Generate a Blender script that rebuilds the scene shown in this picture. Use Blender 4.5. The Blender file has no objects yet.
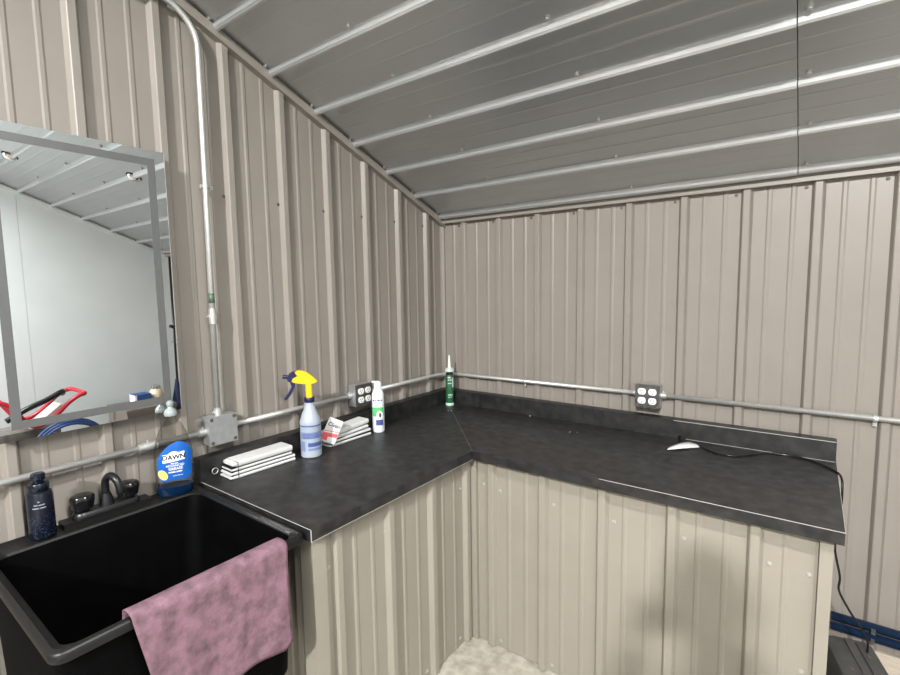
import bpy, bmesh, math, random
from mathutils import Vector, Matrix
random.seed(7)
PI = math.pi
SC = bpy.context.scene
COL = SC.collection

# ------------------------------------------------------------------ dimensions (metres)
S = 0.2286                      # rib spacing of the metal sheets
H0, SL = 1.894, 0.4078          # wall height at the low side, roof slope
W, L = 3.57, 8.0                # room width (x), room length (-y)
HC = 0.84                       # worktop height
DX, DY = 0.678, 0.712           # worktop front edges
XE, YE = 1.856, 1.5086          # worktop ends
CT = 1 / math.sqrt(1 + SL * SL)

def ceil_z(y): return H0 - SL * y

# ------------------------------------------------------------------ materials
def mat(name, col, rough=0.5, metal=0.0, spec=0.5, col2=None, scale=20.0, detail=4.0, lo=0.35, hi=0.65,
        bump=0.0, bscale=80.0, stretch=None, coat=0.0, emit=None, estr=0.0, rough2=None):
    m = bpy.data.materials.new(name); m.use_nodes = True
    nt = m.node_tree; b = nt.nodes['Principled BSDF']
    b.inputs['Base Color'].default_value = (*col, 1)
    b.inputs['Roughness'].default_value = rough
    b.inputs['Metallic'].default_value = metal
    b.inputs['Specular IOR Level'].default_value = spec
    b.inputs['Coat Weight'].default_value = coat
    if emit:
        b.inputs['Emission Color'].default_value = (*emit, 1); b.inputs['Emission Strength'].default_value = estr
    tc = nt.nodes.new('ShaderNodeTexCoord'); src = tc.outputs['Object']
    if stretch:
        mp = nt.nodes.new('ShaderNodeMapping'); mp.inputs['Scale'].default_value = stretch
        nt.links.new(src, mp.inputs['Vector']); src = mp.outputs['Vector']
    n = nt.nodes.new('ShaderNodeTexNoise'); n.inputs['Scale'].default_value = scale; n.inputs['Detail'].default_value = detail
    nt.links.new(src, n.inputs['Vector'])
    r = nt.nodes.new('ShaderNodeValToRGB')
    c2 = col2 if col2 else tuple(c * 0.95 for c in col)
    r.color_ramp.elements[0].position = lo; r.color_ramp.elements[0].color = (*c2, 1)
    r.color_ramp.elements[1].position = hi; r.color_ramp.elements[1].color = (*col, 1)
    nt.links.new(n.outputs['Fac'], r.inputs['Fac']); nt.links.new(r.outputs['Color'], b.inputs['Base Color'])
    if rough2 is not None:
        rr = nt.nodes.new('ShaderNodeMapRange'); rr.inputs['From Min'].default_value = lo; rr.inputs['From Max'].default_value = hi
        rr.inputs['To Min'].default_value = rough2; rr.inputs['To Max'].default_value = rough
        nt.links.new(n.outputs['Fac'], rr.inputs['Value']); nt.links.new(rr.outputs['Result'], b.inputs['Roughness'])
    if bump:
        n2 = nt.nodes.new('ShaderNodeTexNoise'); n2.inputs['Scale'].default_value = bscale; n2.inputs['Detail'].default_value = 3
        nt.links.new(src, n2.inputs['Vector'])
        bp = nt.nodes.new('ShaderNodeBump'); bp.inputs['Strength'].default_value = bump; bp.inputs['Distance'].default_value = 0.002
        nt.links.new(n2.outputs['Fac'], bp.inputs['Height']); nt.links.new(bp.outputs['Normal'], b.inputs['Normal'])
    return m

def clear_mat(name, tint, gloss=0.25):
    m = bpy.data.materials.new(name); m.use_nodes = True
    nt = m.node_tree; nt.nodes.clear()
    out = nt.nodes.new('ShaderNodeOutputMaterial'); mix = nt.nodes.new('ShaderNodeMixShader')
    t = nt.nodes.new('ShaderNodeBsdfTransparent'); t.inputs['Color'].default_value = (*tint, 1)
    g = nt.nodes.new('ShaderNodeBsdfGlossy'); g.inputs['Roughness'].default_value = 0.08
    lw = nt.nodes.new('ShaderNodeLayerWeight'); lw.inputs['Blend'].default_value = gloss
    mu = nt.nodes.new('ShaderNodeMath'); mu.operation = 'MULTIPLY'; mu.inputs[1].default_value = 0.4
    nt.links.new(lw.outputs['Fresnel'], mu.inputs[0]); nt.links.new(mu.outputs[0], mix.inputs['Fac'])
    nt.links.new(t.outputs[0], mix.inputs[1]); nt.links.new(g.outputs[0], mix.inputs[2]); nt.links.new(mix.outputs[0], out.inputs['Surface'])
    return m

M = {}
M['tan'] = mat('tan_steel', (0.242, 0.218, 0.192), 0.40, 0.0, 0.5, (0.230, 0.207, 0.183), 6.0, bump=0.06, bscale=300)
M['tan_cab_lit'] = mat('tan_steel_cabinet_lit', (0.270, 0.247, 0.207), 0.40, 0.0, 0.5, (0.257, 0.235, 0.197), 6.0, bump=0.06, bscale=300)  # wall steel again, with its brighter, yellower lighting put into the colour
M['ceil'] = mat('white_roof_steel', (0.55, 0.565, 0.58), 0.32, 0.68, 0.5, (0.53, 0.545, 0.56), 5.0, bump=0.04, bscale=250)
M['white_wall'] = mat('white_wall_board', (0.66, 0.715, 0.73), 0.6, col2=(0.63, 0.685, 0.70), scale=3)
M['concrete'] = mat('pale_concrete', (0.44, 0.41, 0.35), 0.85, col2=(0.28, 0.255, 0.21), scale=22, detail=8, bump=0.5, bscale=60)
M['curb'] = mat('grade_board', (0.47, 0.40, 0.33), 0.8, col2=(0.40, 0.34, 0.28), scale=14, stretch=(1, 1, 8))
M['void'] = mat('dark_gap', (0.012, 0.011, 0.010), 0.9)
M['lam'] = mat('charcoal_laminate', (0.036, 0.035, 0.035), 0.42, 0.0, 0.5, (0.0085, 0.0085, 0.009), 24.0, 15.0, 0.38, 0.84, bump=0.10, bscale=140, rough2=0.46)
M['lam_edge'] = mat('laminate_core_line', (0.40, 0.39, 0.37), 0.4)
M['galv'] = mat('galvanised_steel', (0.58, 0.58, 0.57), 0.38, 0.6, 0.5, (0.54, 0.54, 0.53), 40, bump=0.05, bscale=120)
M['galv_box'] = mat('galvanised_box', (0.46, 0.47, 0.48), 0.42, 0.6, 0.5, (0.40, 0.41, 0.41), 55, 6, bump=0.12, bscale=90)
M['screw'] = mat('painted_screw', (0.36, 0.34, 0.30), 0.3, 0.1)
M['screw_ceil'] = mat('zinc_screw', (0.6, 0.6, 0.58), 0.35, 0.7)
M['screw_dark'] = mat('dark_screw', (0.10, 0.09, 0.08), 0.5, 0.3)
M['blackp'] = mat('black_plastic', (0.010, 0.0105, 0.012), 0.32, 0.0, 0.45, (0.007, 0.007, 0.008), 30)
M['rim'] = mat('black_tub_rim', (0.007, 0.007, 0.007), 0.42, 0.0, 0.35, (0.006, 0.006, 0.006), 18, bump=0.15, bscale=150)
M['sink'] = mat('black_tub_shaded', (0.0016, 0.0017, 0.002), 0.6, 0.0, 0.04, (0.001, 0.001, 0.0012), 16, bump=0.1, bscale=200)  # tub plastic darkened: the shadow inside the basin is put into the colour
M['glossblack'] = mat('gloss_black', (0.008, 0.008, 0.009), 0.15)
M['navy'] = mat('navy_bottle', (0.0045, 0.007, 0.016), 0.25, col2=(0.004, 0.006, 0.013), scale=30)
M['navy_speck'] = mat('navy_bottle_pattern', (0.022, 0.030, 0.060), 0.3)
M['pale_ink'] = mat('pale_print', (0.22, 0.235, 0.27), 0.5)
M['mirror'] = mat('mirror_silver', (0.86, 0.87, 0.87), 0.0, 1.0, col2=(0.86, 0.87, 0.87))
M['frost'] = mat('frosted_strip', (0.10, 0.102, 0.102), 0.4, 0.0, 0.5)
M['mirror_side'] = mat('mirror_back_case', (0.35, 0.35, 0.35), 0.4, 0.3)
M['outlet'] = mat('white_outlet_plastic', (0.82, 0.82, 0.80), 0.4)
M['outlet_slot'] = mat('outlet_slot', (0.02, 0.02, 0.02), 0.6)
M['cover'] = mat('outlet_cover_steel', (0.20, 0.20, 0.20), 0.35, 0.8, col2=(0.14, 0.14, 0.14), scale=60)
M['yellow'] = mat('yellow_plastic', (0.80, 0.47, 0.006), 0.35)
M['indigo'] = mat('dark_blue_plastic', (0.010, 0.009, 0.055), 0.35)
M['bottle'] = mat('frosted_bottle', (0.36, 0.40, 0.46), 0.35, col2=(0.31, 0.36, 0.43), scale=12)
M['bottle_top'] = mat('frosted_bottle_empty', (0.60, 0.61, 0.62), 0.35)
M['blue_ink'] = mat('blue_print', (0.055, 0.085, 0.28), 0.5)
M['blue_ink2'] = mat('pale_blue_print', (0.17, 0.22, 0.40), 0.5)
M['white'] = mat('white_plastic', (0.82, 0.83, 0.84), 0.35)
M['can'] = mat('white_can_paint', (0.80, 0.83, 0.87), 0.3)
M['green'] = mat('green_label', (0.10, 0.50, 0.16), 0.45)
M['dgreen'] = mat('dark_green_label', (0.020, 0.115, 0.042), 0.4, col2=(0.015, 0.09, 0.033), scale=60)
M['lgreen'] = mat('pale_green_plastic', (0.50, 0.60, 0.56), 0.4)
M['label_blue'] = mat('bright_blue_label', (0.008, 0.105, 0.42), 0.35, col2=(0.007, 0.09, 0.38), scale=14)
M['soap'] = mat('blue_soap_liquid', (0.003, 0.020, 0.065), 0.15)
M['clear'] = clear_mat('clear_plastic', (0.85, 0.845, 0.83), 0.22)
M['cap'] = clear_mat('milky_cap', (0.75, 0.80, 0.80), 0.5)
M['capw'] = mat('milky_cap_solid', (0.27, 0.31, 0.31), 0.25)
M['paper'] = mat('white_paper', (0.60, 0.60, 0.59), 0.8, col2=(0.56, 0.56, 0.55), scale=25)
M['red'] = mat('red_print', (0.55, 0.03, 0.04), 0.45)
M['ink'] = mat('dark_print', (0.05, 0.05, 0.07), 0.5)
M['pink'] = mat('pink_towel', (0.215, 0.124, 0.160), 0.95, 0, 0.1, (0.112, 0.070, 0.083), 34, 14, 0.30, 0.62, bump=0.9, bscale=260)
M['bluepipe'] = mat('blue_pipe', (0.008, 0.022, 0.055), 0.22, 0.1)
M['case'] = mat('dark_grey_case', (0.058, 0.056, 0.053), 0.55, col2=(0.044, 0.043, 0.041), scale=30, bump=0.2)
M['redpaint'] = mat('red_paint', (0.50, 0.02, 0.04), 0.3)
M['engine'] = mat('engine_grey', (0.22, 0.21, 0.20), 0.45, 0.3, col2=(0.10, 0.09, 0.09), scale=12)
M['hose'] = mat('blue_hose', (0.012, 0.04, 0.14), 0.4)
M['carton'] = mat('grey_carton', (0.16, 0.14, 0.125), 0.8)
M['cream'] = mat('cream_plastic', (0.70, 0.62, 0.45), 0.5)
M['chrome'] = mat('chrome', (0.75, 0.75, 0.75), 0.12, 1.0)
M['navycloth'] = mat('navy_cloth', (0.010, 0.018, 0.06), 0.85)
M['lamp'] = mat('lamp_diffuser', (0.9, 0.9, 0.9), 0.4, emit=(1.0, 0.96, 0.9), estr=6.0)
M['lampbody'] = mat('lamp_body', (0.75, 0.75, 0.75), 0.4)
M['skin'] = mat('skin', (0.50, 0.30, 0.21), 0.5)
M['shirt'] = mat('dark_shirt', (0.03, 0.035, 0.045), 0.9)
M['jeans'] = mat('blue_jeans', (0.04, 0.06, 0.11), 0.9)
M['shoe'] = mat('shoe', (0.03, 0.025, 0.02), 0.6)
M['hair'] = mat('dark_hair', (0.025, 0.016, 0.010), 0.6)
M['label_silver'] = mat('silver_label', (0.62, 0.60, 0.57), 0.35, 0.2)
M['yel_fruit'] = mat('yellow_print', (0.75, 0.66, 0.16), 0.4)

# ------------------------------------------------------------------ object helpers
def tag(o, label=None, cat=None, group=None, kind=None):
    if label: o['label'] = label
    if cat: o['category'] = cat
    if group: o['group'] = group
    if kind: o['kind'] = kind
    return o

def thing(name, label, cat, loc=(0, 0, 0), rz=0.0, group=None):
    o = bpy.data.objects.new(name, None); COL.objects.link(o)
    o.location = loc; o.rotation_euler = (0, 0, rz); o.empty_display_size = 0.05
    return tag(o, label, cat, group)

def link(name, me, m=None, parent=None):
    o = bpy.data.objects.new(name, me); COL.objects.link(o)
    if m is not None:
        me.materials.clear(); me.materials.append(m)
    if parent: o.parent = parent
    return o

def obj(name, bm, m, parent=None, smooth=None, bevel=0.0, seg=2):
    if bevel:
        es = [e for e in bm.edges if len(e.link_faces) == 2 and e.calc_face_angle(0) > 0.5]
        bmesh.ops.bevel(bm, geom=es, offset=bevel, segments=seg, profile=0.5, affect='EDGES')
    bmesh.ops.recalc_face_normals(bm, faces=bm.faces)
    me = bpy.data.meshes.new(name); bm.to_mesh(me); bm.free()
    if smooth:
        for p in me.polygons: p.use_smooth = True
        if smooth is not True: me.set_sharp_from_angle(angle=math.radians(smooth))
    return link(name, me, m, parent)

def B(): return bmesh.new()

def box(bm, x0, x1, y0, y1, z0, z1):
    v = [bm.verts.new(p) for p in [(x0, y0, z0), (x1, y0, z0), (x1, y1, z0), (x0, y1, z0), (x0, y0, z1), (x1, y0, z1), (x1, y1, z1), (x0, y1, z1)]]
    for f in [(0, 3, 2, 1), (4, 5, 6, 7), (0, 1, 5, 4), (1, 2, 6, 5), (2, 3, 7, 6), (3, 0, 4, 7)]:
        bm.faces.new([v[i] for i in f])
    return bm

def prism(bm, pts, z0, z1, axis='z'):
    def P(a, b, c):
        return {'z': (a, b, c), 'y': (a, c, b), 'x': (c, a, b)}[axis]
    lo = [bm.verts.new(P(a, b, z0)) for a, b in pts]; hi = [bm.verts.new(P(a, b, z1)) for a, b in pts]
    n = len(pts)
    bm.faces.new(lo[::-1]); bm.faces.new(hi)
    for i in range(n):
        bm.faces.new([lo[i], lo[(i + 1) % n], hi[(i + 1) % n], hi[i]])
    return bm

def loft(bm, loops, cap0=True, cap1=True):
    rows = [[bm.verts.new(p) for p in lp] for lp in loops]
    n = len(rows[0])
    for a, b in zip(rows, rows[1:]):
        for i in range(n):
            bm.faces.new([a[i], a[(i + 1) % n], b[(i + 1) % n], b[i]])
    if cap0: bm.faces.new(rows[0][::-1])
    if cap1: bm.faces.new(rows[-1])
    return bm

def lathe(bm, prof, n=28, sx=1.0, sy=1.0, c=(0, 0)):
    loops = [[(c[0] + r * sx * math.cos(2 * PI * i / n), c[1] + r * sy * math.sin(2 * PI * i / n), z) for i in range(n)] for r, z in prof]
    return loft(bm, loops)

def tube(bm, path, r, n=12):
    pts = [Vector(p) for p in path]; loops = []
    t0 = (pts[1] - pts[0]).normalized()
    up = Vector((0, 0, 1)) if abs(t0.z) < 0.9 else Vector((1, 0, 0))
    a = t0.cross(up).normalized()
    for i, p in enumerate(pts):
        if i == 0: t = t0
        elif i == len(pts) - 1: t = (pts[-1] - pts[-2]).normalized()
        else: t = ((pts[i + 1] - p).normalized() + (p - pts[i - 1]).normalized()).normalized()
        a = (a - t * a.dot(t)).normalized(); b = t.cross(a)
        rr = r[i] if isinstance(r, (list, tuple)) else r
        loops.append([p + (a * math.cos(2 * PI * k / n) + b * math.sin(2 * PI * k / n)) * rr for k in range(n)])
    return loft(bm, loops)

def cyl(bm, p0, p1, r, n=16): return tube(bm, [p0, p1], r, n)

def spline(P, sub=8):
    P = [Vector(p) for p in P]; Q = [P[0]] + P + [P[-1]]; out = []
    for i in range(1, len(Q) - 2):
        for k in range(sub):
            t = k / sub; p0, p1, p2, p3 = Q[i - 1:i + 3]
            out.append(0.5 * ((2 * p1) + (p2 - p0) * t + (2 * p0 - 5 * p1 + 4 * p2 - p3) * t * t + (3 * p1 - p0 - 3 * p2 + p3) * t ** 3))
    out.append(P[-1]); return out

def rr(x0, x1, y0, y1, r, z, n=6):
    out = []
    for cx, cy, a0 in ((x1 - r, y1 - r, 0), (x0 + r, y1 - r, PI / 2), (x0 + r, y0 + r, PI), (x1 - r, y0 + r, 1.5 * PI)):
        for k in range(n + 1):
            a = a0 + (PI / 2) * k / n; out.append((cx + r * math.cos(a), cy + r * math.sin(a), z))
    return out

def sphere(bm, c, r, sz=1.0, n=12):
    prof = [(max(1e-4, r * math.sin(PI * i / 8)), -r * sz * math.cos(PI * i / 8)) for i in range(9)]
    loops = [[(c[0] + a * math.cos(2 * PI * k / n), c[1] + a * math.sin(2 * PI * k / n), c[2] + z) for k in range(n)] for a, z in prof]
    return loft(bm, loops)

def text_mesh(s, size, ext=0.0, shear=0.0, bold=0.0):
    cu = bpy.data.curves.new('lettering', 'FONT'); cu.body = s; cu.size = size; cu.extrude = ext
    cu.align_x = 'CENTER'; cu.align_y = 'CENTER'; cu.shear = shear; cu.offset = bold; cu.resolution_u = 3
    o = bpy.data.objects.new('lettering', cu); COL.objects.link(o)
    dg = bpy.context.evaluated_depsgraph_get(); dg.update()
    me = bpy.data.meshes.new_from_object(o.evaluated_get(dg))
    bpy.data.objects.remove(o); bpy.data.curves.remove(cu)
    return me

def text_on(name, s, size, m, parent, fn, at=(0, 0), shear=0.0, bold=0.0, sx=1.0):
    """lettering whose flat (x, y) outline is laid on a surface by fn(x, z)"""
    me = text_mesh(s, size, 0.0, shear, bold)
    for v in me.vertices: v.co = fn(v.co.x * sx + at[0], v.co.y + at[1])
    return link(name, me, m, parent)

def patch(name, outline, m, parent, fn, nx=14, nz=14):
    """a label: grid clipped to the outline function outline(s, t)->(x, z), laid on a surface by fn"""
    bm = B(); g = [[bm.verts.new(fn(*outline(i / nx, j / nz))) for i in range(nx + 1)] for j in range(nz + 1)]
    for j in range(nz):
        for i in range(nx): bm.faces.new([g[j][i], g[j][i + 1], g[j + 1][i + 1], g[j + 1][i]])
    return obj(name, bm, m, parent, smooth=True)

def print_line(m, parent, fn, x0, z, h, words):
    """a line of unreadable small print: word-long dashes laid on a surface"""
    bm = B(); x = x0
    for wd in words:
        n = max(1, int(wd / .003)); g = [[bm.verts.new(fn(x + wd * i / n, z + h * j)) for i in range(n + 1)] for j in (0, 1)]
        for i in range(n): bm.faces.new([g[0][i], g[0][i + 1], g[1][i + 1], g[1][i]])
        x += wd + h * .6
    return obj('print_line', bm, m, parent)

# ------------------------------------------------------------------ ribbed sheet metal
RB, RT, RH = 0.0215, 0.0120, 0.019
def rib_profile(first, a, b, end0=True, minor=True):
    """(distance along wall, height) breakpoints from a to b with major ribs at first + k S"""
    pts = []
    k0 = int(math.floor((a - first) / S)) - 1; k1 = int(math.ceil((b - first) / S)) + 1
    for k in range(k0, k1):
        c = first + k * S
        pts += [(c - RB, 0), (c - RT - 0.001, RH - 0.002), (c - RT + 0.002, RH), (c + RT - 0.002, RH), (c + RT + 0.001, RH - 0.002), (c + RB, 0)]
        if minor:
            for f in (1 / 3, 2 / 3):
                d = c + S * f
                pts += [(d - 0.0100, 0), (d - 0.0045, 0.0024), (d + 0.0045, 0.0024), (d + 0.0100, 0)]
    pts = [p for p in pts if a + 1e-4 < p[0] < b - 1e-4]
    return [(a, 0)] + pts + [(b, 0)]

def ribbed(bm, prof, zlo, ztop, place, back=0.05):
    """closed sheet: prof along the wall, zlo..ztop(t); place(t, h, z) -> point"""
    cols = []
    for t, h in prof:
        cols.append([bm.verts.new(place(t, h, zlo)), bm.verts.new(place(t, h, ztop(t))),
                     bm.verts.new(place(t, -back, ztop(t))), bm.verts.new(place(t, -back, zlo))])
    for a, b in zip(cols, cols[1:]):
        for i in range(4):
            j = (i + 1) % 4; bm.faces.new([a[i], b[i], b[j], a[j]])
    bm.faces.new(cols[0]); bm.faces.new(cols[-1][::-1])
    return bm

def screw_mesh(r=0.0055, h=0.004):
    bm = B(); lathe(bm, [(r * 1.35, 0), (r * 1.35, 0.0012), (r, 0.0014), (r, h * 0.8), (r * 0.6, h)], 10)
    bmesh.ops.recalc_face_normals(bm, faces=bm.faces)
    me = bpy.data.meshes.new('screw'); bm.to_mesh(me); bm.free(); return me
SCREW = screw_mesh(); SCREW.materials.append(M['screw'])
SCREWC = screw_mesh(0.0072, 0.011); SCREWC.materials.append(M['screw_ceil'])
SCREWD = screw_mesh(0.005, 0.003); SCREWD.materials.append(M['screw_dark'])
def screw(parent, loc, axis, me=SCREW):
    o = bpy.data.objects.new('screw', me); COL.objects.link(o); o.parent = parent; o.location = loc
    o.rotation_mode = 'QUATERNION'; o.rotation_quaternion = Vector((0, 0, 1)).rotation_difference(Vector(axis)); return o

# ------------------------------------------------------------------ the room
B0, L0 = 0.1596, 0.1529          # first major rib on the back and the left wall
ZB = 0.125                       # metal starts above the grade board
bm = ribbed(B(), rib_profile(L0, 0.0, L), ZB, lambda t: ceil_z(-t) - 0.002, lambda t, h, z: (h, -t, z))
wl = tag(obj('wall_left', bm, M['tan']), kind='structure')
bm = ribbed(B(), rib_profile(B0, 0.0, W), ZB, lambda t: H0, lambda t, h, z: (t, -h, z))
wb = tag(obj('wall_back', bm, M['tan']), kind='structure')
bm = B()
for a, b in ((0.0, 1.135), (1.139, 2.36), (2.364, 3.58), (3.584, L)):
    prism(bm, [(-b, 0.0), (-a, 0.0), (-a, ceil_z(-a)), (-b, ceil_z(-b))], W, W + 0.06, 'x')
prism(bm, [(-L, 0.0), (0, 0.0), (0, H0), (-L, ceil_z(-L))], W + 0.004, W + 0.07, 'x')
wr = tag(obj('wall_right', bm, M['white_wall']), kind='structure')
tag(obj('wall_front', box(B(), -0.06, W + 0.06, -L - 0.08, -L, 0, ceil_z(-L)), M['tan']), kind='structure')
tag(obj('floor', box(B(), -0.06, W + 0.06, -L - 0.06, 0.06, -0.08, 0.0), M['concrete']), kind='structure')
tag(obj('baseboard_back', box(B(), 0.0, W, -0.012, 0.05, 0.0, ZB), M['curb']), kind='structure')
tag(obj('baseboard_left', box(B(), -0.05, 0.012, -L, -0.012, 0.0, ZB), M['curb']), kind='structure')

# ceiling: ribs run along x, spaced along the slope, hanging into the room
N = Vector((0, -SL, -1)).normalized()       # into the room
U = Vector((0, -CT, SL * CT))               # up the slope, away from the back wall
O = Vector((0, 0, H0))
def ceil_prof(smax):
    out = [(0, 0)]
    k = 0
    while True:
        e = 0.071 / CT + k * S
        if e > smax - 0.05: break
        out += [(e - 0.038, 0), (e - 0.0270, 0.0215), (e - 0.0190, 0.0215), (e - 0.0128, 0.0175), (e - 0.0119, 0.0184), (e - 0.0002, 0.0), (e, 0)]
        for f in (0.30, 0.335, 0.60, 0.635):
            d = e + f * S
            out += [(d, 0), (d + 0.004, 0.0006), (d + 0.007, 0.0006), (d + 0.011, 0)] if f in (0.30, 0.60) else []
        k += 1
    return out + [(smax, 0)]
def ceiling_sheet(bm, x0, x1, drop):
    pr = ceil_prof(L / CT); rows = []
    for s, h in pr:
        p = O + U * s + N * (h + drop); q = O + U * s - N * 0.06
        rows.append([bm.verts.new((x0, p.y, p.z)), bm.verts.new((x1, p.y, p.z)), bm.verts.new((x1, q.y, q.z)), bm.verts.new((x0, q.y, q.z))])
    for a, b in zip(rows, rows[1:]):
        for i in range(4):
            j = (i + 1) % 4; bm.faces.new([a[i], a[j], b[j], b[i]])
    bm.faces.new(rows[0]); bm.faces.new(rows[-1][::-1])
bm = B(); ceiling_sheet(bm, -0.06, 1.693, 0.0015); ceiling_sheet(bm, 1.6955, W + 0.06, 0.0)
ce = tag(obj('ceiling', bm, M['ceil']), kind='structure')
for xs, off in ((0.034, 0.0), (0.50, 0.0), (1.105, 0.0), (1.722, 0.0), (2.33, 0.0), (2.94, 0.0), (3.5, 0.0)):
    for k in range(7):
        e = 0.071 / CT + k * S + 0.013
        p = O + U * e
        screw(ce, (xs + random.uniform(-.004, .004), p.y, p.z), N, SCREWC)
bm = B()                                      # a rusty nick at the sheet lap by the back wall
# wall-to-ceiling trim angles
bm = box(B(), 0.0, W, -0.032, 0.0, 1.870, ceil_z(-0.032) - 0.006)
tag(obj('trim_1', bm, M['tan'], bevel=0.002), kind='structure')
def slope_strip(x0, x1, za, zb):
    return prism(B(), [(-L, ceil_z(-L) + za), (-0.0, ceil_z(0) + za), (-0.0, ceil_z(0) + zb), (-L, ceil_z(-L) + zb)], x0, x1, 'x')
tag(obj('trim_2', slope_strip(0.0, 0.031, -0.046, -0.010), M['tan'], bevel=0.002), kind='structure')
tag(obj('trim_3', slope_strip(W - 0.012, W, -0.05, -0.010), M['white_wall']), kind='structure')
tag(obj('trim_4', prism(B(), [(0, 0), (0.022, 0), (0.022, -0.012), (0.012, -0.022), (0, -0.022)], ZB, H0 - 0.03), M['tan']), kind='structure')
for k in range(0, 9):                         # wall screws in a row near the top and mid height
    screw(wb, (B0 - 0.038 + k * S, 0, 1.852), (0, -1, 0), SCREWD)
for k in range(1, 9):
    screw(wl, (0, -(L0 + (k - 1) * S + 0.035 - 0.01), 1.846), (1, 0, 0), SCREWD)

# ------------------------------------------------------------------ base cabinets clad in the same sheet metal
XF, YF = 0.633, -0.661           # flats of the two cabinet fronts
cb = thing('base_cabinet', 'long tan ribbed metal clad base under the left worktop, ending beside the black sink', 'cabinet', (0, 0, 0))
bm = ribbed(B(), rib_profile(0.703, 0.655, 1.478), 0.004, lambda t: HC - 0.037, lambda t, h, z: (XF + h, -t, z), 0.03)
obj('front_panel', bm, M['tan_cab_lit'], cb)
bm = ribbed(B(), rib_profile(0.11, 0.05, 0.62), 0.004, lambda t: HC - 0.037, lambda t, h, z: (t, -1.462 - h, z), 0.02)
obj('end_panel', bm, M['tan_cab_lit'], cb)
bm = prism(B(), [(0.600, -1.490), (0.657, -1.490), (0.657, -1.444), (0.634, -1.444), (0.634, -1.466), (0.600, -1.466)], 0.0, HC - 0.037)
obj('corner_trim', bm, M['tan_cab_lit'], cb, bevel=0.0015)
obj('carcass', box(B(), 0.06, XF - 0.032, -1.44, -0.05, 0.02, HC - 0.04), M['void'], cb)
for y, z in ((-1.419, .672), (-1.176, .685), (-.945, .685), (-.735, .679), (-.751, .035), (-.971, .036), (-1.20, .036), (-1.42, .036)):
    screw(cb, (XF, y, z), (1, 0, 0))
cr = thing('base_cabinet', 'tan ribbed metal clad base under the right worktop against the back wall', 'cabinet', (0, 0, 0))
bm = ribbed(B(), rib_profile(0.7395, 0.655, 1.812), 0.004, lambda t: HC - 0.037, lambda t, h, z: (t, YF - h, z), 0.03)
obj('front_panel', bm, M['tan_cab_lit'], cr)
bm = ribbed(B(), rib_profile(0.15, 0.05, 0.655), 0.004, lambda t: HC - 0.037, lambda t, h, z: (1.818 + h * 0.3, -t, z), 0.015)
obj('end_panel', bm, M['tan_cab_lit'], cr)
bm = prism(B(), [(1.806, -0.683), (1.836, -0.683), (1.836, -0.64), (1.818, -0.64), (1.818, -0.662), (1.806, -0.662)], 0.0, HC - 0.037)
obj('corner_trim', bm, M['tan_cab_lit'], cr, bevel=0.0015)
bm = prism(B(), [(0.630, -0.655), (0.672, -0.655), (0.672, -0.6795), (0.630, -0.6795)], 0.0, HC - 0.037)
obj('inner_corner_trim', bm, M['tan_cab_lit'], cr, bevel=0.001)
obj('carcass', box(B(), 0.62, 1.80, YF + 0.032, -0.05, 0.02, HC - 0.04), M['void'], cr)
for x, z in ((.700, .689), (.777, .678), (1.010, .680), (1.237, .677), (1.461, .684), (1.691, .676), (1.786, .675), (1.780, .378), (1.007, .03), (1.237, .03), (1.461, .03), (.777, .03)):
    screw(cr, (x, YF, z), (0, -1, 0))

# ------------------------------------------------------------------ worktops
BH, BD, BK = 0.078, 0.078, 0.030
wt = thing('worktop', 'black laminate worktop along the left wall holding bottles and white paper stacks', 'worktop', (0, 0, 0))
bm = prism(B(), [(BK, -BK), (DX, -DY), (DX, -YE), (BK, -YE)], HC - 0.036, HC)
obj('slab', bm, M['lam'], wt, bevel=0.0015)
bm = prism(B(), [(BK, -BK), (BD, -BD), (BD, -YE), (BK, -YE)], HC, HC + BH)
obj('backsplash', bm, M['lam'], wt, bevel=0.004)
bm = box(B(), DX - 0.0004, DX + 0.0012, -YE - 0.0012, -YE + 0.0015, HC - 0.036, HC - 0.001)
box(bm, DX - 0.0012, DX + 0.0006, -YE + 0.002, -DY, HC - 0.0362, HC - 0.0350)
box(bm, BD, DX, -YE - 0.0009, -YE + 0.0004, HC - 0.0012, HC + 0.0004)
tag(obj('edge_strip', bm, M['lam_edge'], wt), 'pale laminate edge line')
wt2 = thing('worktop', 'black laminate worktop along the back wall with a cord and paper tag on it', 'worktop', (0, 0, 0))
bm = prism(B(), [(BK + .0012, -BK), (XE, -BK), (XE, -DY), (DX + .0012, -DY)], HC - 0.036, HC)
obj('slab', bm, M['lam'], wt2, bevel=0.0015)
bm = prism(B(), [(BK + .001, -BK), (XE - 0.002, -BK), (XE - 0.002, -BD), (BD + .001, -BD)], HC, HC + BH)
obj('backsplash', bm, M['lam'], wt2, bevel=0.004)
bm = box(B(), DX + 0.52, XE, -DY - 0.0006, -DY + 0.0012, HC - 0.0012, HC + 0.0003)
box(bm, XE - 0.0004, XE + 0.0008, -DY, -BD, HC - 0.002, HC + 0.0003)
box(bm, 1.30, XE - 0.003, -BD - 0.0006, -BD + 0.0012, HC + BH - 0.0042, HC + BH - 0.0018)
box(bm, 1.35, XE - 0.003, -BD - 0.0012, -BD + 0.0004, HC, HC + 0.0012)
tag(obj('edge_strip', bm, M['lam_edge'], wt2), 'pale laminate edge line')
for x, y, r in ((0.619, -0.094, 0.004), (0.20, -0.235, 0.002), (0.215, -0.228, 0.002), (0.90, -0.25, 0.002), (0.93, -0.24, 0.0015)):
    tag(obj('crumb', lathe(B(), [(r, HC), (r, HC + 0.0012), (r * .5, HC + 0.002)], 8, c=(x, y)), M['paper'], wt2), 'pale speck on the laminate')
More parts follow.
